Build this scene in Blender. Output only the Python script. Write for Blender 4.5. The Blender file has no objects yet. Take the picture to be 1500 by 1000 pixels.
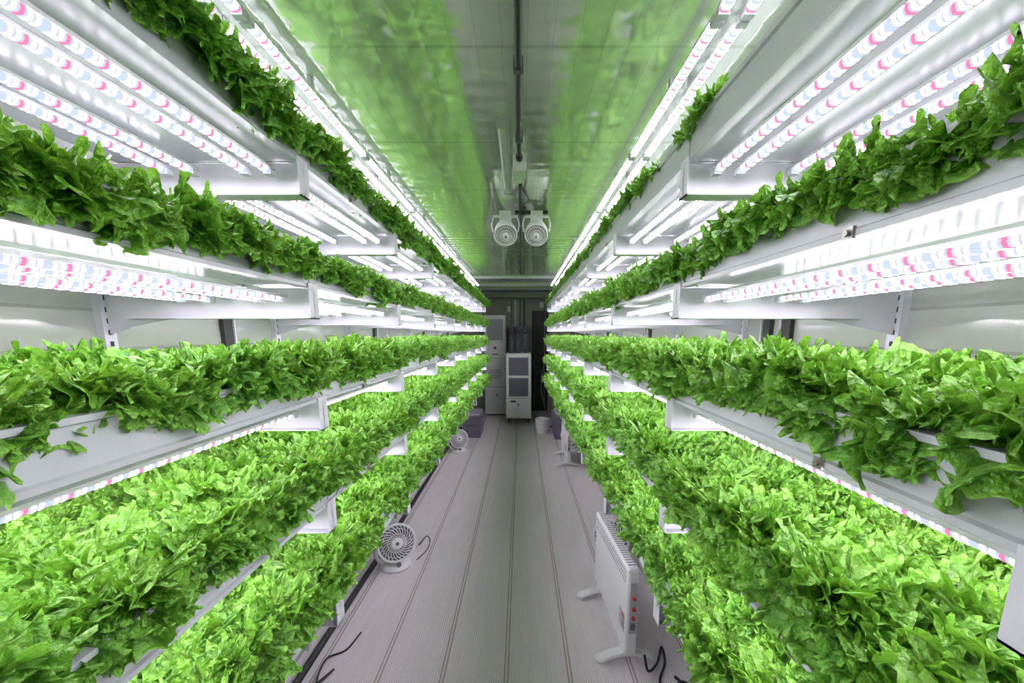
import bpy, math, random
import numpy as np
from mathutils import Matrix, Vector, Euler
random.seed(7); rng=np.random.default_rng(11)
scene=bpy.context.scene
HC=1.72; CEIL=2.56; YB=8.2; YF=-1.1
XL=-1.19; XR=1.08
Y0=-0.45; Y1=6.55
TB=[.803,1.123,1.443,1.763,2.083]
BY=[-.42,.275]+[1.063+.735*k for k in range(0,8)]
SIDES=[('l',-1,-.591,XL),('r',1,.446,XR)]

# ---------------------------------------------------------------- materials
def mat(name,col,rough=.5,metal=0,spec=.5,coat=0):
    m=bpy.data.materials.new(name); m.use_nodes=True
    b=m.node_tree.nodes['Principled BSDF']
    b.inputs['Base Color'].default_value=(*col,1); b.inputs['Roughness'].default_value=rough
    b.inputs['Metallic'].default_value=metal; b.inputs['Specular IOR Level'].default_value=spec
    b.inputs['Coat Weight'].default_value=coat
    return m
class NT:
    def __init__(s,m): s.t=m.node_tree; s.n=s.t.nodes; s.l=s.t.links
    def new(s,ty,**k):
        n=s.n.new(ty)
        for a,v in k.items(): setattr(n,a,v)
        return n
    def link(s,a,b): s.l.new(a,b)
    def math(s,op,a,b=None,c=None):
        n=s.n.new('ShaderNodeMath'); n.operation=op
        for i,v in enumerate((a,b,c)):
            if v is None: continue
            if isinstance(v,(int,float)): n.inputs[i].default_value=v
            else: s.l.new(v,n.inputs[i])
        return n.outputs[0]
    def mix(s,f,a,b):
        n=s.n.new('ShaderNodeMix'); n.data_type='RGBA'
        for sock,v in ((n.inputs[0],f),(n.inputs[6],a),(n.inputs[7],b)):
            if isinstance(v,(int,float)): sock.default_value=v
            elif isinstance(v,tuple): sock.default_value=(*v,1)
            else: s.l.new(v,sock)
        return n.outputs[2]
    def noise(s,scale,vec=None,detail=3):
        n=s.n.new('ShaderNodeTexNoise'); n.inputs['Scale'].default_value=scale; n.inputs['Detail'].default_value=detail
        if vec is not None: s.l.new(vec,n.inputs['Vector'])
        return n.outputs['Fac']
    def bump(s,h,strength,dist,b):
        n=s.n.new('ShaderNodeBump'); n.inputs['Strength'].default_value=strength; n.inputs['Distance'].default_value=dist
        s.l.new(h,n.inputs['Height']); s.l.new(n.outputs[0],b.inputs['Normal'])

def subtle(m,c1,c2,scale,bs=0.0):
    t=NT(m); b=t.n['Principled BSDF']; co=t.new('ShaderNodeTexCoord').outputs['Object']
    f=t.noise(scale,co,1); t.link(t.mix(f,c1,c2),b.inputs['Base Color'])
    if bs: t.bump(f,bs,.002,b)
    return m
M_tray=subtle(mat('tray_white_pvc',(.8,.8,.82),.24),(.42,.44,.46),(.51,.53,.545),3)
M_brk=subtle(mat('bracket_white_steel',(.82,.82,.86),.4),(.54,.54,.58),(.62,.62,.66),4)
M_dark=subtle(mat('dark_gap',(.02,.02,.02),.6),(.015,.015,.015),(.03,.03,.03),5)
M_steel=mat('steel_clip',(.35,.33,.3),.35,1)
M_white=subtle(mat('appliance_white',(.85,.85,.86),.35),(.8,.8,.82),(.88,.88,.88),2)
M_grey=subtle(mat('grey_mesh',(.12,.12,.14),.5),(.1,.1,.12),(.16,.16,.19),8)
M_black=subtle(mat('black_rubber',(.01,.01,.01),.45),(.008,.008,.01),(.02,.02,.02),6)
M_violet=subtle(mat('violet_grey_plastic',(.15,.14,.2),.5),(.12,.11,.17),(.2,.19,.25),3)
M_red=mat('label_red',(.6,.03,.02),.5)
M_alu=mat('aluminium',(.75,.75,.78),.35,.6)
M_panel=mat('gap_panel_seal',(.035,.035,.035),.5)

LEDS=3.9
def led_mat():
    m=bpy.data.materials.new('led_emitter'); m.use_nodes=True; t=NT(m)
    t.n.remove(t.n['Principled BSDF']); out=t.n['Material Output']
    co=t.new('ShaderNodeTexCoord'); sp=t.new('ShaderNodeSeparateXYZ'); t.link(co.outputs['Object'],sp.inputs[0])
    k=t.math('DIVIDE',sp.outputs['Y'],.0082)
    fr=t.math('FRACT',k); fl=t.math('FLOOR',k)
    dot=t.math('LESS_THAN',t.math('ABSOLUTE',t.math('SUBTRACT',fr,.5)),.29)
    md=t.math('FLOORED_MODULO',fl,6)
    pink=t.math('LESS_THAN',md,.5)
    blue=t.math('COMPARE',md,3.0,.4)
    c=t.mix(pink,(12.0,11.2,12.7),(.30,.075,.135))
    c=t.mix(blue,c,(.17,.21,.29))
    c=t.mix(dot,(.19,.20,.26),c)
    e=t.new('ShaderNodeEmission'); t.link(c,e.inputs['Color']); e.inputs['Strength'].default_value=LEDS
    t.link(e.outputs[0],out.inputs['Surface'])
    return m
M_led=led_mat()

def leaf_mat():
    m=mat('lettuce_leaf',(.1,.4,.03),.33,spec=.65); t=NT(m); b=t.n['Principled BSDF']; out=t.n['Material Output']
    at=t.new('ShaderNodeAttribute'); at.attribute_name='rho'
    a2=t.new('ShaderNodeAttribute'); a2.attribute_name='inner'
    oi=t.new('ShaderNodeObjectInfo'); co=t.new('ShaderNodeTexCoord').outputs['Object']
    n=t.noise(75,co,3)
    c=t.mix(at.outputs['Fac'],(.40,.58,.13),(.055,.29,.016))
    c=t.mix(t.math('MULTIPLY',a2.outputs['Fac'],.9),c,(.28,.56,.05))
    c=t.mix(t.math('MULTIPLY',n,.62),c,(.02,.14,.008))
    rim_highlight=t.math('MULTIPLY',t.math('SUBTRACT',at.outputs['Fac'],.86),5.5); rim_highlight.node.use_clamp=True
    c=t.mix(rim_highlight,c,(.28,.60,.075))  # lit-edge highlight of the frills, put into the leaf colour
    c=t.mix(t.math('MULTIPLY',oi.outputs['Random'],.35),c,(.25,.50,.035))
    t.link(c,b.inputs['Base Color'])
    t.bump(n,1.0,.014,b)
    tr=t.new('ShaderNodeBsdfTranslucent'); t.link(t.mix(.5,c,(.30,.68,.03)),tr.inputs['Color'])
    mx=t.new('ShaderNodeMixShader'); mx.inputs[0].default_value=.17
    t.link(b.outputs[0],mx.inputs[1]); t.link(tr.outputs[0],mx.inputs[2]); t.link(mx.outputs[0],out.inputs['Surface'])
    return m
M_leaf=leaf_mat()

def floor_mat():
    m=mat('floor_ribbed_aluminium',(.5,.48,.5),.32); t=NT(m); b=t.n['Principled BSDF']
    co=t.new('ShaderNodeTexCoord').outputs['Object']; sp=t.new('ShaderNodeSeparateXYZ'); t.link(co,sp.inputs[0])
    x=sp.outputs['X']
    f=t.math('FRACT',t.math('ADD',t.math('DIVIDE',t.math('ADD',x,.725),.325),10.5))
    d=t.math('ABSOLUTE',t.math('SUBTRACT',f,.5))
    s=t.math('LESS_THAN',t.math('ABSOLUTE',t.math('SUBTRACT',d,.027)),.013)
    st=t.new('ShaderNodeMapping'); st.inputs['Scale'].default_value=(14,1.2,1); t.link(co,st.inputs['Vector'])
    n=t.noise(2.5,st.outputs[0],4); n2=t.noise(1.3,co,4)
    c=t.mix(n,(.74,.69,.72),(.96,.91,.94)); c=t.mix(t.math('MULTIPLY',n2,.45),c,(.80,.72,.72))
    rib=t.math('SINE',t.math('MULTIPLY',x,2*math.pi/.0125))
    c=t.mix(t.math('MULTIPLY',t.math('GREATER_THAN',rib,.45),.28),c,(.38,.34,.36))
    c=t.mix(t.math('MULTIPLY',s,.72),c,(.30,.20,.17))
    t.link(c,b.inputs['Base Color'])
    t.bump(rib,.3,.0012,b)
    return m
M_floor=floor_mat()
def ceil_mat():
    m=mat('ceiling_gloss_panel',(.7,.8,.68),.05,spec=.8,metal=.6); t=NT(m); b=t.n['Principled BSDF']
    co=t.new('ShaderNodeTexCoord').outputs['Object']; sp=t.new('ShaderNodeSeparateXYZ'); t.link(co,sp.inputs[0])
    w=t.noise(1.6,co,2)
    y=sp.outputs['Y']; x=sp.outputs['X']
    ry=t.math('SINE',t.math('MULTIPLY',y,2*math.pi/.085))
    rx=t.math('SINE',t.math('MULTIPLY',x,2*math.pi/.075))
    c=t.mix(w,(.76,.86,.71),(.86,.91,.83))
    lx=t.math('GREATER_THAN',rx,.985); ly=t.math('GREATER_THAN',t.math('SINE',t.math('MULTIPLY',y,2*math.pi/.55)),.998)
    c=t.mix(t.math('MULTIPLY',lx,.3),c,(.4,.5,.38)); c=t.mix(t.math('MULTIPLY',ly,.35),c,(.35,.43,.33))
    t.link(c,b.inputs['Base Color'])
    h=t.math('ADD',t.math('ADD',t.math('MULTIPLY',ry,.26),t.math('MULTIPLY',rx,.12)),t.math('MULTIPLY',t.noise(8,co,3),1.0))
    t.bump(h,.2,.006,b)
    return m
M_ceil=ceil_mat()
def wall_mat():
    m=mat('wall_gloss_panel',(.7,.72,.68),.10,spec=.8,metal=.2); t=NT(m); b=t.n['Principled BSDF']
    co=t.new('ShaderNodeTexCoord').outputs['Object']; sp=t.new('ShaderNodeSeparateXYZ'); t.link(co,sp.inputs[0])
    z=sp.outputs['Z']; n=t.noise(2,co,3)
    l=t.math('GREATER_THAN',t.math('SINE',t.math('MULTIPLY',z,2*math.pi/.11)),.97)
    c=t.mix(n,(.40,.43,.38),(.50,.52,.47)); c=t.mix(t.math('MULTIPLY',l,.5),c,(.2,.22,.2)); t.link(c,b.inputs['Base Color'])
    t.bump(t.math('ADD',t.noise(5,co,2),t.math('MULTIPLY',l,-.2)),.3,.006,b)
    return m
M_wall=wall_mat()
M_back=subtle(mat('back_wall_olive',(.2,.22,.17),.5),(.28,.31,.24),(.38,.41,.32),2)
M_doorway=subtle(mat('dark_doorway',(.03,.04,.03),.5),(.02,.025,.018),(.05,.06,.035),3)

# ---------------------------------------------------------------- builder
class B:
    def __init__(s): s.v=[];s.f=[];s.m=[];s.mats=[];s.M=Matrix.Identity(4)
    def mi(s,m):
        if m not in s.mats: s.mats.append(m)
        return s.mats.index(m)
    def add(s,vs,fs,m):
        o=len(s.v); i=s.mi(m)
        s.v+= [tuple(s.M@Vector(p)) for p in vs]
        s.f+= [tuple(o+k for k in f) for f in fs]; s.m+=[i]*len(fs)
    def box(s,x0,x1,y0,y1,z0,z1,m):
        if x0>x1:x0,x1=x1,x0
        s.add([(x0,y0,z0),(x1,y0,z0),(x1,y1,z0),(x0,y1,z0),(x0,y0,z1),(x1,y0,z1),(x1,y1,z1),(x0,y1,z1)],
              [(3,2,1,0),(4,5,6,7),(0,1,5,4),(1,2,6,5),(2,3,7,6),(3,0,4,7)],m)
    def prism(s,prof,y0,y1,m):
        n=len(prof); vs=[(x,y0,z) for x,z in prof]+[(x,y1,z) for x,z in prof]
        s.add(vs,[tuple(range(n)),tuple(range(2*n-1,n-1,-1))]+[(i,i+n,(i+1)%n+n,(i+1)%n) for i in range(n)],m)
    def lathe(s,c,ax,prof,n,m):
        ax=Vector(ax).normalized(); u=ax.orthogonal().normalized(); w=ax.cross(u); c=Vector(c); vs=[];fs=[]
        for d,r in prof:
            for i in range(n):
                a=2*math.pi*i/n; vs.append(c+ax*d+(u*math.cos(a)+w*math.sin(a))*r)
        for k in range(len(prof)-1):
            for i in range(n):
                j=(i+1)%n; fs.append((k*n+i,k*n+j,(k+1)*n+j,(k+1)*n+i))
        fs.append(tuple(range(n-1,-1,-1))); fs.append(tuple((len(prof)-1)*n+i for i in range(n)))
        s.add(vs,fs,m)
    def cyl(s,p0,p1,r,m,n=16):
        p0=Vector(p0);p1=Vector(p1); s.lathe(p0,p1-p0,[(0,r),((p1-p0).length,r)],n,m)
    def tube(s,pts,r,m,n=8,closed=False):
        P=[Vector(p) for p in pts]; vs=[];fs=[]; k=len(P); ref=Vector((.13,.21,.97)).normalized()
        for i,p in enumerate(P):
            d=(P[(i+1)%k] if (closed or i<k-1) else p)-(P[i-1] if (closed or i>0) else p)
            d.normalize(); u=d.cross(ref)
            if u.length<.05:u=d.cross(Vector((1,0,0)))
            u.normalize(); w=d.cross(u)
            for j in range(n):
                a=2*math.pi*j/n; vs.append(p+(u*math.cos(a)+w*math.sin(a))*r)
        for i in range(k if closed else k-1):
            for j in range(n):
                q=(j+1)%n; a=((i+1)%k)*n; fs.append((i*n+j,i*n+q,a+q,a+j))
        s.add(vs,fs,m)
    def obj(s,name,parent=None,bevel=0,smooth=False):
        me=bpy.data.meshes.new(name); me.from_pydata(s.v,[],s.f)
        for m in s.mats: me.materials.append(m)
        me.polygons.foreach_set('material_index',s.m)
        if smooth: me.polygons.foreach_set('use_smooth',[True]*len(s.f))
        me.update(); o=bpy.data.objects.new(name,me); scene.collection.objects.link(o)
        if parent: o.parent=parent
        if bevel:
            b=o.modifiers.new('bevel','BEVEL'); b.width=bevel; b.segments=2; b.limit_method='ANGLE'
        if smooth:
            e=o.modifiers.new('es','EDGE_SPLIT'); e.split_angle=math.radians(40)
        return o
def empty(name,loc=(0,0,0)):
    o=bpy.data.objects.new(name,None); o.location=loc; o.empty_display_size=.1; scene.collection.objects.link(o); return o
def smoothpts(P,k=8):
    P=[Vector(p) for p in P]; P=[2*P[0]-P[1]]+P+[2*P[-1]-P[-2]]; out=[]
    for i in range(1,len(P)-2):
        for j in range(k):
            t=j/k; a,b,c,d=P[i-1:i+3]
            out.append(.5*((2*b)+(c-a)*t+(2*a-5*b+4*c-d)*t*t+(-a+3*b-3*c+d)*t**3))
    out.append(P[-2]); return out

# ---------------------------------------------------------------- room
b=B(); b.box(XL-.1,XR+.1,YF-.1,YB+.1,-.08,0,M_floor); b.obj('floor')
b=B(); b.box(XL-.1,XR+.1,YF-.1,YB+.1,CEIL,CEIL+.08,M_ceil); b.obj('ceiling')
for nm,x0,x1,sx in (('wall_left',XL-.1,XL,1),('wall_right',XR,XR+.1,-1)):
    b=B(); b.box(x0,x1,YF-.1,YB+.1,0,CEIL,M_wall)
    o=b.obj(nm)
    b=B(); xi=XL if sx>0 else XR
    for y in ((1.5,3.02,4.55,6.05) if sx>0 else (1.50,1.62,3.1,4.6,6.1)):
        b.box(xi,xi+sx*.018,y-.022,y+.022,0,CEIL-.02,M_panel)
        b.box(xi,xi+sx*.022,y+.026,y+.034,0,CEIL-.02,M_brk)
    b.obj('trim_1' if sx>0 else 'trim_2')
b=B(); b.box(XL-.1,XR+.1,YB,YB+.1,0,CEIL,M_back); b.obj('wall_back')
b=B(); b.box(XL-.1,XR+.1,YF-.1,YF,0,CEIL,M_wall); b.obj('wall_front')
b=B(); D=YB-.004; b.box(.24,.62,D-.03,D,.02,2.22,M_doorway)
for x in (.22,.62): b.box(x-.02,x+.02,D-.05,D,0,2.26,M_back)
b.box(.20,.64,D-.05,D,2.22,2.27,M_back)
b.cyl((.3,D-.06,.1),(.3,D-.06,2.2),.012,M_grey); b.cyl((.52,D-.06,.1),(.52,D-.06,2.2),.012,M_grey)
b.box(.29,.40,D-.08,D-.04,1.0,1.03,M_grey); b.obj('door_1',bevel=.003)
b=B()
for y,h,m in ((5.7,.05,M_grey),(6.5,.045,M_back),(7.1,.06,M_grey),(7.7,.09,M_back)):
    b.box(XL,XR,y,y+.09,CEIL-h,CEIL,m)
    b.box(XL,XR,y-.015,y,CEIL-.02,CEIL,M_brk)
b.obj('trim_3')
b=B()
for sx,x in ((1,XL),(-1,XR)):
    b.box(x,x+sx*.05,YF,YB,CEIL-.05,CEIL,M_brk)
    b.cyl((x+sx*.20,YF,CEIL-.03),(x+sx*.20,6.8,CEIL-.03),.014,M_alu,10)
    b.cyl((x+sx*.26,YF,CEIL-.03),(x+sx*.26,6.8,CEIL-.03),.009,M_grey,8)
b.obj('trim_4')

# ---------------------------------------------------------------- racks
LOFF=[.058,.118,.255,.322]
def led(b,x,y0,y1,z,w=.0088):
    b.box(x-w-.0035,x+w+.0035,y0,y1,z,z+.007,M_alu)
    b.box(x-w-.0015,x+w+.0015,y0-.001,y0+.018,z-.013,z+.003,M_brk); b.box(x-w-.0015,x+w+.0015,y1-.018,y1+.001,z-.013,z+.003,M_brk)
    pr=[(x-w,z),(x-w,z-.005),(x-w*.57,z-.010),(x+w*.57,z-.010),(x+w,z-.005),(x+w,z)]
    b.prism(pr,y0+.018,y1-.018,M_led)
for sd,s,xf,xw in SIDES:
    root=empty('hydroponic_rack')
    X=lambda o:xf+s*o
    tr=B(); br=B(); up=B(); ld=B()
    edges=[Y0]+[y for i,y in enumerate(BY) if i%2==0 and Y0+.2<y<Y1-.2]+[Y1]
    for bz in TB:
        prof=[(-.006,.085),(-.006,.094),(0,.097),(0,.158),(-.006,.161),(-.006,.170),(.160,.170),(.160,.098),(.150,.09),(.02,.09),(.02,.085)]
        p1=[(X(a),bz+z) for a,z in prof]
        for a,c in zip(edges[:-1],edges[1:]):
            tr.prism(p1,a+.002,c-.002,M_tray)
            for o in (.178,.346):
                tr.prism([(X(o),bz+.098),(X(o),bz+.168),(X(o+.150),bz+.168),(X(o+.150),bz+.098),(X(o+.140),bz+.088),(X(o+.01),bz+.088)],a+.002,c-.002,M_tray)
        for y in np.arange(.52 if s>0 else 1.35,6.4,1.47):
            tr.box(X(-.010),X(-.005),y-.008,y+.008,bz+.082,bz+.098,M_steel); tr.cyl((X(-.010),y,bz+.09),(X(-.014),y,bz+.09),.0045,M_steel,8)
        for y in BY:
            br.box(X(-.0105),X(-.0065),y-.023,y+.023,bz,bz+.096,M_brk)
            w=[(X(-.0105),bz),(X(-.0105),bz+.084),(X(.52),bz+.084),(xw,bz+.084),(xw,bz-.05),(X(.50),bz-.02),(X(.40),bz)]
            br.prism(w,y-.0015,y+.0015,M_brk)
            br.add([(X(-.0105),y-.023,bz),(X(-.0105),y+.023,bz),(X(.5),y+.023,bz),(X(.5),y-.023,bz),
                    (X(-.0105),y-.023,bz+.003),(X(-.0105),y+.023,bz+.003),(X(.5),y+.023,bz+.003),(X(.5),y-.023,bz+.003)],
                   [(0,1,2,3),(7,6,5,4),(0,4,5,1),(1,5,6,2),(2,6,7,3),(3,7,4,0)],M_brk)
        for a,c in zip(BY[:-1],BY[1:]):
            if bz>TB[0]:
                for o in LOFF: led(ld,X(o),a+.028,c-.028,bz+.055)
    for y in BY:
        up.box(xw,xw-s*.022,y-.016,y+.016,0,2.42,M_brk)
        for z in np.arange(.95,2.35,.032):
            up.box(xw-s*.0215,xw-s*.0225,y-.005,y+.005,z,z+.014,M_dark)
    zc=CEIL-.05; x0=-.70 if s<0 else .50
    for a,c in zip(BY[:-1],BY[1:]):
        for o in (0,.064,.22,.28): led(ld,x0+s*o,a+.004,c-.004,zc,.0125)
        for o in (0,.064,.22,.28): ld.box(x0+s*o-.006,x0+s*o+.006,a+.3,a+.32,zc+.007,CEIL,M_brk)
    up.cyl((xw-s*.09,Y0,.62),(xw-s*.09,Y1,.62),.02,M_tray,12)
    tr.obj('trays',root); br.obj('brackets',root); up.obj('uprights',root); ld.obj('led_strips',root)

# ---------------------------------------------------------------- lettuce
NP,NR=150,11
TOOTH=np.array([0,.7,1,.7,.1])
def leaf(L,wf,th0,kap,az,inner,r):
    PH=1.5
    phi=np.linspace(-PH,PH,NP+1); rho=np.linspace(.06,1,NR)**.62
    R,P=np.meshgrid(rho,phi,indexing='ij')
    p1,p2,p3,p4=r.uniform(0,6.28,4)
    nt=NP//5+1
    amp=np.repeat(r.uniform(.1,1.,nt),5)[:NP+1]; teeth=(np.tile(TOOTH,nt)[:NP+1]*amp)[None,:]
    W=P+.12*np.sin(5*P+p4)+.05*np.sin(11*P+p3)
    k1=r.uniform(4.5,6.5); k2=r.uniform(13,17); k3=k2*2.2
    lob=np.cos(k1*1.5*W+p1)
    edge=(1-.24*(np.abs(P)/PH)**2.5)+.05*lob+.025*np.cos(k2*W+p4)
    rr=R*(edge*R**1.5+.90*(1-R**1.5))+R**9*.08*teeth
    mod=(.7+.3*np.sin(3*P+p3))
    nrm=R**2.4*.13*np.sin(k1*W+p1)+R**4.0*.23*np.sin(k2*W+p2+1.5*R)*mod+R**7*.05*np.sin(k3*W+p3)
    xx=R*np.sin(P); yy=R*np.cos(P)
    nrm+=.03*np.sin(21*xx+3*np.sin(9*yy+p1)+p2)*np.sin(19*yy+3*np.sin(8*xx+p3)+p4)*np.minimum(1,R*1.4)
    tang=-R**3.8*.075*np.sin(2*(k2*W+p2))+R**2.5*.05*np.cos(k1*W+p1)
    rr=rr-R**5*.035*(1-np.cos(2*(k2*W+p2)))
    curl=-R**9*.07*np.sin(2.3*P+p4)
    lat=(rr*np.sin(P)+tang*np.cos(P))*wf
    lon=rr*np.cos(P*.85)-tang*np.sin(P)
    n=nrm+curl+.38*(lat**2)*(1 if inner>.3 else .25)-.03*np.exp(-(lat/.05)**2)*R
    a=th0-kap*lon
    h=(math.sin(th0)-np.sin(a))/kap; v=(np.cos(a)-math.cos(th0))/kap
    h=(h-n*np.sin(a))*L+.005; v=(v+n*np.cos(a))*L; lat=lat*L
    ca,sa=math.cos(az),math.sin(az)
    V=np.stack([h*ca-lat*sa,h*sa+lat*ca,v],-1).reshape(-1,3)
    return V,R.reshape(-1)
i,j=np.meshgrid(np.arange(NR-1),np.arange(NP),indexing='ij')
FQ=np.stack([i*(NP+1)+j,(i+1)*(NP+1)+j,(i+1)*(NP+1)+j+1,i*(NP+1)+j+1],-1).reshape(-1,4)
def head(name,r,cascade):
    Vs=[];Rs=[];In=[];Fs=[];o=0
    spec=[]
    for n,l0,l1,w0,w1,t0,t1,k0,k1,inn in ((4,.092,.112,.95,1.15,.45,.85,.9,1.5,0),(5,.08,.10,.85,1.05,.9,1.2,.9,1.5,.45),(3,.06,.08,.75,.95,1.15,1.5,.7,1.2,.85)):
        a0=r.uniform(0,6.28)
        for k in range(n): spec.append((r.uniform(l0,l1),r.uniform(w0,w1),r.uniform(t0,t1),r.uniform(k0,k1),a0+k*6.28/n+r.uniform(-.3,.3),inn))
    if cascade:
        for k in range(3): spec.append((r.uniform(.09,.12),r.uniform(.9,1.1),r.uniform(.1,.5),r.uniform(1.2,1.9),(k-1)*.7+r.uniform(-.25,.25),0))
    for L,wf,t0,kp,az,inn in spec:
        V,R=leaf(L,wf,t0,kp,az,inn,r)
        V[:,2]+=r.uniform(-.004,.006)
        Vs.append(V);Rs.append(R);In.append(np.full(len(R),inn));Fs.append(FQ+o);o+=len(V)
    V=np.concatenate(Vs);F=np.concatenate(Fs)
    me=bpy.data.meshes.new(name)
    me.vertices.add(len(V)); me.vertices.foreach_set('co',V.astype(np.float32).ravel())
    me.loops.add(F.size); me.loops.foreach_set('vertex_index',F.astype(np.int32).ravel())
    me.polygons.add(len(F)); me.polygons.foreach_set('loop_start',np.arange(0,F.size,4,dtype=np.int32))
    me.update(calc_edges=True)
    me.polygons.foreach_set('use_smooth',np.ones(len(F),bool))
    for nm,arr in (('rho',np.concatenate(Rs)),('inner',np.concatenate(In))):
        at=me.attributes.new(nm,'FLOAT','POINT'); at.data.foreach_set('value',arr.astype(np.float32))
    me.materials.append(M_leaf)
    return bpy.data.objects.new(name,me)
col=bpy.data.collections.new('lettuce_heads')
NV,NC=7,7
for k in range(NV): col.objects.link(head('lettuce_head_a%02d'%k,rng,False))
for k in range(NC): col.objects.link(head('lettuce_head_b%02d'%k,rng,True))
ng=bpy.data.node_groups.new('lettuce_scatter','GeometryNodeTree')
ng.interface.new_socket('Geometry',in_out='INPUT',socket_type='NodeSocketGeometry')
ng.interface.new_socket('Geometry',in_out='OUTPUT',socket_type='NodeSocketGeometry')
N=ng.nodes; gi=N.new('NodeGroupInput'); go=N.new('NodeGroupOutput')
ci=N.new('GeometryNodeCollectionInfo'); ci.inputs['Collection'].default_value=col
ci.inputs['Separate Children'].default_value=True; ci.inputs['Reset Children'].default_value=True
ip=N.new('GeometryNodeInstanceOnPoints'); ip.inputs['Pick Instance'].default_value=True
def na(nm,ty):
    a=N.new('GeometryNodeInputNamedAttribute'); a.data_type=ty; a.inputs['Name'].default_value=nm
    return [o for o in a.outputs if o.enabled and o.name=='Attribute'][0]
e2r=N.new('FunctionNodeEulerToRotation')
ng.links.new(gi.outputs[0],ip.inputs['Points']); ng.links.new(ci.outputs[0],ip.inputs['Instance'])
ng.links.new(na('vi','INT'),ip.inputs['Instance Index'])
ng.links.new(na('rot','FLOAT_VECTOR'),e2r.inputs[0]); ng.links.new(e2r.outputs[0],ip.inputs['Rotation'])
ng.links.new(na('sc','FLOAT'),ip.inputs['Scale']); ng.links.new(ip.outputs[0],go.inputs[0])
ROW=[.060,.175,.295,.415]
DZ=[0,0,0,-.022,-.02]
SC=[1,1,.94,.86,.9]
for sd,s,xf,xw in SIDES:
    for ti,bz in enumerate(TB):
        P=[];Rr=[];S=[];Vi=[]
        rows=ROW if ti in (1,2) else (ROW[:3] if ti==0 else ROW[:2])
        small=(ti==4 and s>0)
        for ri,o in enumerate(rows):
            y=Y0+.06+(.06 if ri%2 else 0)
            while y<Y1-.05:
                if small and random.random()<(.8 if y<1.0 else .08): y+=.12; continue
                oo=o-.014 if (ti>=3 and ri==0) else o
                P.append((xf+s*(oo+random.uniform(-.012,.012)),y+random.uniform(-.018,.018),bz+.166+DZ[ti]*(.3 if small else 1)+random.uniform(-.010,.012)))
                if ri==0 and not small:
                    Vi.append(NV+random.randrange(NC)); az=(0 if s<0 else math.pi)+random.uniform(-.6,.6)
                else:
                    Vi.append(random.randrange(NV)); az=random.uniform(0,6.28)
                Rr.append((random.uniform(-.16,.16),random.uniform(-.16,.16),az))
                S.append(random.uniform(.65,.9) if small else random.uniform(.84,1.18)*SC[ti]); y+=(.104 if ri==0 else .118) if ti<3 else .092
        me=bpy.data.meshes.new('lettuce_bed'); me.from_pydata(P,[],[])
        a=me.attributes.new('vi','INT','POINT'); a.data.foreach_set('value',Vi)
        a=me.attributes.new('rot','FLOAT_VECTOR','POINT'); a.data.foreach_set('vector',[c for r in Rr for c in r])
        a=me.attributes.new('sc','FLOAT','POINT'); a.data.foreach_set('value',S)
        o=bpy.data.objects.new('lettuce_bed',me); scene.collection.objects.link(o)
        md=o.modifiers.new('scatter','NODES'); md.node_group=ng

# ---------------------------------------------------------------- fans
def fan_head(b,R=.115):
    b.lathe((0,.075,0),(0,-1,0),[(0,.03),(.01,R*.6),(.03,R*.85),(.07,R),(.105,R),(.112,R*.97)],36,M_white)
    b.lathe((0,-.038,0),(0,-1,0),[(0,R*.93),(.001,R*.93)],36,M_grey)
    b.tube([(R*math.cos(a),-.04,R*math.sin(a)) for a in np.linspace(0,2*math.pi,40,endpoint=False)],.008*R/.115,M_white,8,True)
    for rr in (.5,.78):
        b.tube([(R*rr*math.cos(a),-.056+.012*rr,R*rr*math.sin(a)) for a in np.linspace(0,2*math.pi,36,endpoint=False)],.0022,M_white,5,True)
    for k in range(26):
        a0=2*math.pi*k/26
        b.tube([(r_*R*math.cos(a0+1.1*r_),-.058+.016*r_*r_,r_*R*math.sin(a0+1.1*r_)) for r_ in np.linspace(.25,.97,7)],.0032*R/.115,M_white,5)
    b.lathe((0,-.045,0),(0,-1,0),[(0,R*.3),(.014,R*.3),(.02,R*.22)],24,M_white)
    b.lathe((0,-.066,0),(0,-1,0),[(0,R*.1),(.002,R*.1)],12,M_grey)
def floor_fan(loc,rz,tilt=.25):
    root=empty('floor_fan',loc); root.rotation_euler=(0,0,rz); root.scale=(1.15,1.15,1.15)
    b=B(); b.M=Matrix.Translation((0,0,.165))@Matrix.Rotation(-tilt,4,'X'); fan_head(b); b.obj('fan_head',root,smooth=True)
    b=B(); b.lathe((0,0,0),(0,0,1),[(0,.095),(.012,.1),(.03,.09),(.038,.07)],32,M_white)
    for sx in (-1,1): b.tube(smoothpts([(sx*.07,0,.03),(sx*.11,0,.07),(sx*.125,.01,.12),(sx*.12,.01,.17)]),.012,M_white)
    b.cyl((0,-.07,.03),(0,-.075,.045),.015,M_grey); b.obj('base',root,smooth=True)
floor_fan((-.94,2.55,0),.55); floor_fan((-.93,5.3,0),.45)
floor_fan((.70,2.62,0),-.5); floor_fan((.76,5.5,0),-.5)
root=empty('ceiling_fan',(0,0,0))
b=B(); b.cyl((-.04,2.62,CEIL-.035),(.18,2.62,CEIL-.035),.011,M_black); b.cyl((.02,2.62,CEIL),(.02,2.62,CEIL-.05),.016,M_black); b.obj('mount_bar',root)
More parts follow.
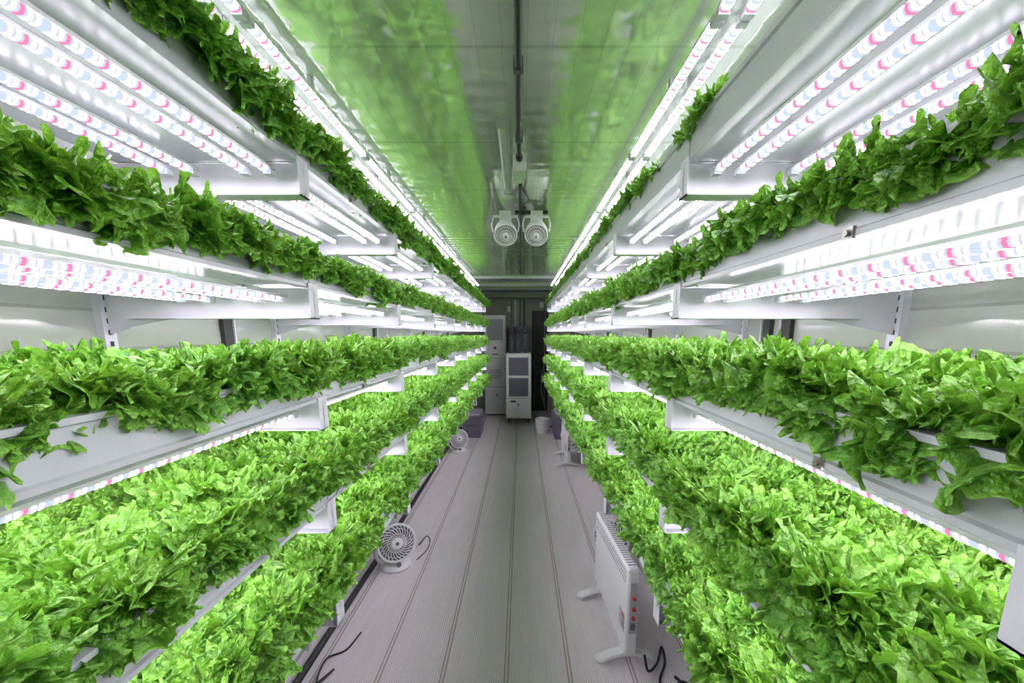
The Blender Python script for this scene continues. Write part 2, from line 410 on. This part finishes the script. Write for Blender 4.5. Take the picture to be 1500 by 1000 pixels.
for nm,x,rz in (('fan_1',-.105,.1),('fan_2',.105,-.1)):
    b=B(); b.M=Matrix.Translation((x,2.62,CEIL-.16))@Matrix.Rotation(rz,4,'Z')@Matrix.Rotation(.75,4,'X'); fan_head(b,.074); b.obj(nm,root,smooth=True)
    b=B(); b.box(x-.04,x+.04,2.6,2.68,CEIL-.09,CEIL-.03,M_white)
    for sx in (-1,1): b.tube(smoothpts([(x+sx*.082,2.64,CEIL-.06),(x+sx*.092,2.63,CEIL-.11),(x+sx*.084,2.62,CEIL-.16)]),.006,M_white)
    b.box(x-.084,x+.084,2.63,2.65,CEIL-.062,CEIL-.05,M_white); b.obj(nm+'_yoke',root,bevel=.004)
b=B()
xc=-.008; zc=CEIL-.03
b.cyl((xc,-.6,zc),(xc,1.86,zc),.011,M_black)
for y in (.75,1.28,1.7): b.box(xc-.015,xc+.015,y-.009,y+.009,zc-.012,CEIL,M_grey)
b.lathe((xc,1.84,zc),(0,1,0),[(0,.011),(.005,.016),(.03,.016),(.035,.011)],16,M_black)
b.box(xc-.03,xc+.035,1.9,2.0,CEIL-.07,CEIL,M_white)
b.box(xc-.022,xc+.027,1.95,2.18,CEIL-.035,CEIL,M_white)
b.cyl((xc+.005,2.15,zc),(xc+.005,5.2,zc),.012,M_black)
for y in (2.9,3.6,4.4): b.box(xc-.018,xc+.028,y-.015,y+.015,zc-.016,CEIL,M_grey)
b.tube(smoothpts([(xc+.01,2.2,zc),(xc+.05,2.3,zc-.03),(xc+.02,2.45,zc-.02),(xc+.03,2.6,zc-.01)]),.004,M_black)
b.obj('ceiling_conduit')
b=B(); b.prism([(-.095,CEIL),(-.095,CEIL-.02),(-.085,CEIL-.035),(-.06,CEIL-.035),(-.05,CEIL-.02),(-.05,CEIL)],1.6,2.3,M_brk)
b.box(-.097,-.048,1.585,1.6,CEIL-.038,CEIL,M_tray); b.box(-.097,-.048,2.3,2.315,CEIL-.038,CEIL,M_tray); b.obj('batten_light_fixture')

# ---------------------------------------------------------------- heaters
def heater(loc,rz):
    root=empty('panel_heater',loc); root.rotation_euler=(0,0,rz)
    b=B(); b.box(-.03,.03,-.31,.31,.09,.57,M_white); b.obj('panel',root,bevel=.012)
    b=B()
    for k in range(26):
        y=-.27+k*.0215
        for z in (.525,.50,.475): b.box(-.0312,.0312,y,y+.006,z,z+.014,M_grey)
        b.box(-.02,.02,y,y+.006,.5698,.5706,M_grey)
    b.obj('vent_slots',root)
    b=B(); b.box(-.018,.018,-.315,-.309,.22,.5,M_tray); b.box(-.012,.012,-.317,-.314,.24,.28,M_grey)
    for z in (.31,.36,.42): b.cyl((0,-.309,z),(0,-.325,z),.009,M_red,12)
    b.box(-.0312,-.03,-.28,-.2,.2,.30,M_tray); b.box(-.0318,-.0311,-.275,-.235,.27,.285,M_red); b.box(-.0318,-.0311,-.275,-.24,.22,.25,M_grey); b.obj('control_panel',root)
    b=B()
    for y in (-.24,.24):
        pts=smoothpts([(-.135,y,.012),(-.08,y,.035),(0,y,.05),(.08,y,.035),(.135,y,.012)])
        for dy in (-.018,-.006,.006,.018): b.tube([p+Vector((0,dy,0)) for p in pts],.012,M_white,8)
        b.box(-.022,.022,y-.025,y+.025,.04,.1,M_white)
        for sx in(-1,1): b.lathe((sx*.135,y,0),(0,0,1),[(0,.026),(.016,.028),(.024,.02)],16,M_white)
    b.obj('feet',root,smooth=True)
heater((.545,1.97,0),.06)
heater((.62,4.9,0),.0)
b=B(); b.tube(smoothpts([(.62,1.62,.13),(.64,1.61,.05),(.72,1.70,.008),(.78,1.80,.008),(.76,1.7,.008),(.69,1.58,.008),(.68,1.40,.008)]),.006,M_black); b.obj('heater_cable')
b=B(); b.tube(smoothpts([(.90,1.5,.008),(.80,1.58,.02),(.73,1.50,.008),(.78,1.42,.03),(.86,1.48,.008),(.78,1.62,.008)]),.007,M_black); b.obj('coiled_cable')
b=B(); b.tube(smoothpts([(-.80,2.6,.01),(-.76,2.72,.008),(-.76,2.85,.008),(-.80,2.9,.03),(-.84,2.8,.008)]),.004,M_black); b.obj('fan_cable')
b=B(); b.tube(smoothpts([(-1.06,1.5,.008),(-.97,1.66,.008),(-1.0,1.56,.03),(-1.04,1.72,.008),(-.96,1.78,.008),(-.93,1.9,.008)]),.005,M_black); b.obj('coiled_cable')
b=B(); b.tube(smoothpts([(-1.10,YF+.05,.02),(-1.11,1,.02),(-1.10,3,.02),(-1.11,5,.02),(-1.10,6.6,.02)]),.02,M_black); b.obj('drain_hose')
b=B(); b.tube(smoothpts([(.99,YF+.05,.02),(1.0,1,.02),(.99,3,.02),(1.0,5,.02),(.99,6.6,.02)]),.02,M_black); b.obj('drain_hose')

# ---------------------------------------------------------------- far end equipment
b=B(); b.box(-.76,-.315,7.72,8.15,.03,2.11,M_white); b.box(-.74,-.335,7.75,8.1,0,.03,M_grey)
root=empty('air_conditioner_cabinet'); b.obj('case',root,bevel=.012)
b=B(); b.box(-.71,-.37,7.715,7.72,1.60,2.03,M_tray)
for k in range(17): b.box(-.70,-.38,7.708,7.716,1.615+k*.024,1.621+k*.024,M_grey)
b.box(-.75,-.325,7.716,7.72,1.22,1.226,M_grey); b.box(-.75,-.325,7.716,7.72,.62,.626,M_grey)
b.box(-.56,-.51,7.714,7.72,1.42,1.46,M_black)
b.box(-.60,-.46,7.714,7.72,1.30,1.32,M_grey)
for k in range(7): b.box(-.66,-.42,7.712,7.72,.80+k*.03,.806+k*.03,M_grey)
b.cyl((-.5,7.72,.45),(-.5,7.70,.45),.03,M_tray); b.obj('grille_and_panels',root)
root=empty('portable_air_cooler')
b=B(); b.box(-.29,.20,7.0,7.55,.10,1.36,M_white); b.obj('case',root,bevel=.02)
b=B()
for z0,z1 in ((.95,1.28),(.55,.89)):
    b.box(-.235,.145,6.99,7.0,z0-.012,z1+.012,M_tray); b.box(-.225,.135,6.985,6.992,z0,z1,M_grey)
    k=z0+.01
    while k<z1-.005: b.box(-.225,.135,6.978,6.988,k,k+.006,M_violet); k+=.018
b.box(-.28,.19,6.995,7.0,.50,.505,M_grey); b.box(-.2,-.1,6.994,7.0,.42,.46,M_grey); b.box(-.06,-.03,6.99,7.0,.12,.14,M_grey)
b.cyl((-.045,6.985,.38),(-.045,7.0,.38),.02,M_grey); b.obj('grilles',root)
b=B()
for x in (-.23,.14):
    for y in (7.08,7.45): b.cyl((x-.012,y,.04),(x+.012,y,.04),.04,M_black); b.box(x-.018,x+.018,y-.02,y+.02,.06,.10,M_steel)
b.tube([(-.29,6.96,.14),(-.29,6.93,.14),(.20,6.93,.14),(.20,6.96,.14)],.01,M_alu); b.obj('castors',root)
b=B()
for x in (-.18,-.045,.09):
    for k in range(14): b.lathe((x,7.3,1.34+k*.028),(0,0,1),[(0,.05),(.014,.058),(.028,.05)],16,M_grey)
    b.tube(smoothpts([(x,7.3,1.73),(x,7.38,1.82),(x,7.7,1.86),(x,8.1,1.86)]),.052,M_grey,14)
b.obj('exhaust_ducts',root,smooth=True)
b=B()
for x,m in ((-.20,M_grey),(-.12,M_alu),(-.02,M_grey),(.07,M_black)): b.cyl((x,8.17,1.9),(x,8.17,CEIL-.1),.012,m)
b.box(-.29,-.23,8.12,8.19,2.2,2.32,M_white); b.box(.40,.48,8.0,8.11,2.28,2.4,M_white); b.obj('wall_conduits')
b=B(); b.lathe((.385,6.35,0),(0,0,1),[(0,.105),(.01,.11),(.235,.128),(.24,.136),(.255,.136),(.258,.128),(.25,.12),(.02,.10)],32,M_white)
b.tube(smoothpts([(.25,6.35,.24),(.27,6.25,.2),(.385,6.21,.17),(.50,6.25,.2),(.52,6.35,.24)]),.004,M_alu); b.obj('plastic_bucket',smooth=True)
for x0,x1,y0,y1,h in ((-.98,-.66,6.0,6.5,.38),(.54,.86,5.9,6.35,.42)):
    root=empty('storage_bin'); b=B()
    pr=[(x0+.02,0),(x1-.02,0),(x1,h-.03),(x0,h-.03)]
    b.prism(pr,y0,y1,M_violet); b.box(x0-.012,x1+.012,y0-.012,y1+.012,h-.035,h,M_violet); b.obj('bin',root,bevel=.008)
    b=B(); b.box(x0+.08,x1-.08,y0-.012,y0-.002,h*.5,h*.62,M_grey); b.box(x0+.03,x1-.03,y0+.03,y1-.03,h,h+.03,M_tray); b.obj('lid_and_handle',root,bevel=.004)
b=B(); b.tube(smoothpts([(.3,7.6,.012),(.45,7.1,.012),(.38,6.9,.012),(.55,6.7,.012),(.6,6.5,.2),(.58,6.6,.7)]),.012,M_black)
b.tube(smoothpts([(.5,7.9,1.1),(.42,7.7,.6),(.5,7.4,.2),(.4,7.2,.014),(.3,7.3,.014)]),.014,M_grey); b.obj('cooler_hose')

# ---------------------------------------------------------------- world, camera
w=bpy.data.worlds.new('w'); scene.world=w; w.use_nodes=True; w.node_tree.nodes['Background'].inputs[0].default_value=(.8,.85,.9,1); w.node_tree.nodes['Background'].inputs[1].default_value=.3
cam=bpy.data.cameras.new('camera'); cam.sensor_width=36; cam.lens=12.96; cam.shift_x=-.0087; cam.shift_y=.05; cam.clip_start=.02
co=bpy.data.objects.new('camera',cam); scene.collection.objects.link(co); co.location=(0,0,HC); co.rotation_euler=(math.radians(90-9),0,0)
scene.camera=co
scene.view_settings.view_transform='Standard'; scene.view_settings.look='None'; scene.view_settings.exposure=0; scene.view_settings.gamma=1.0
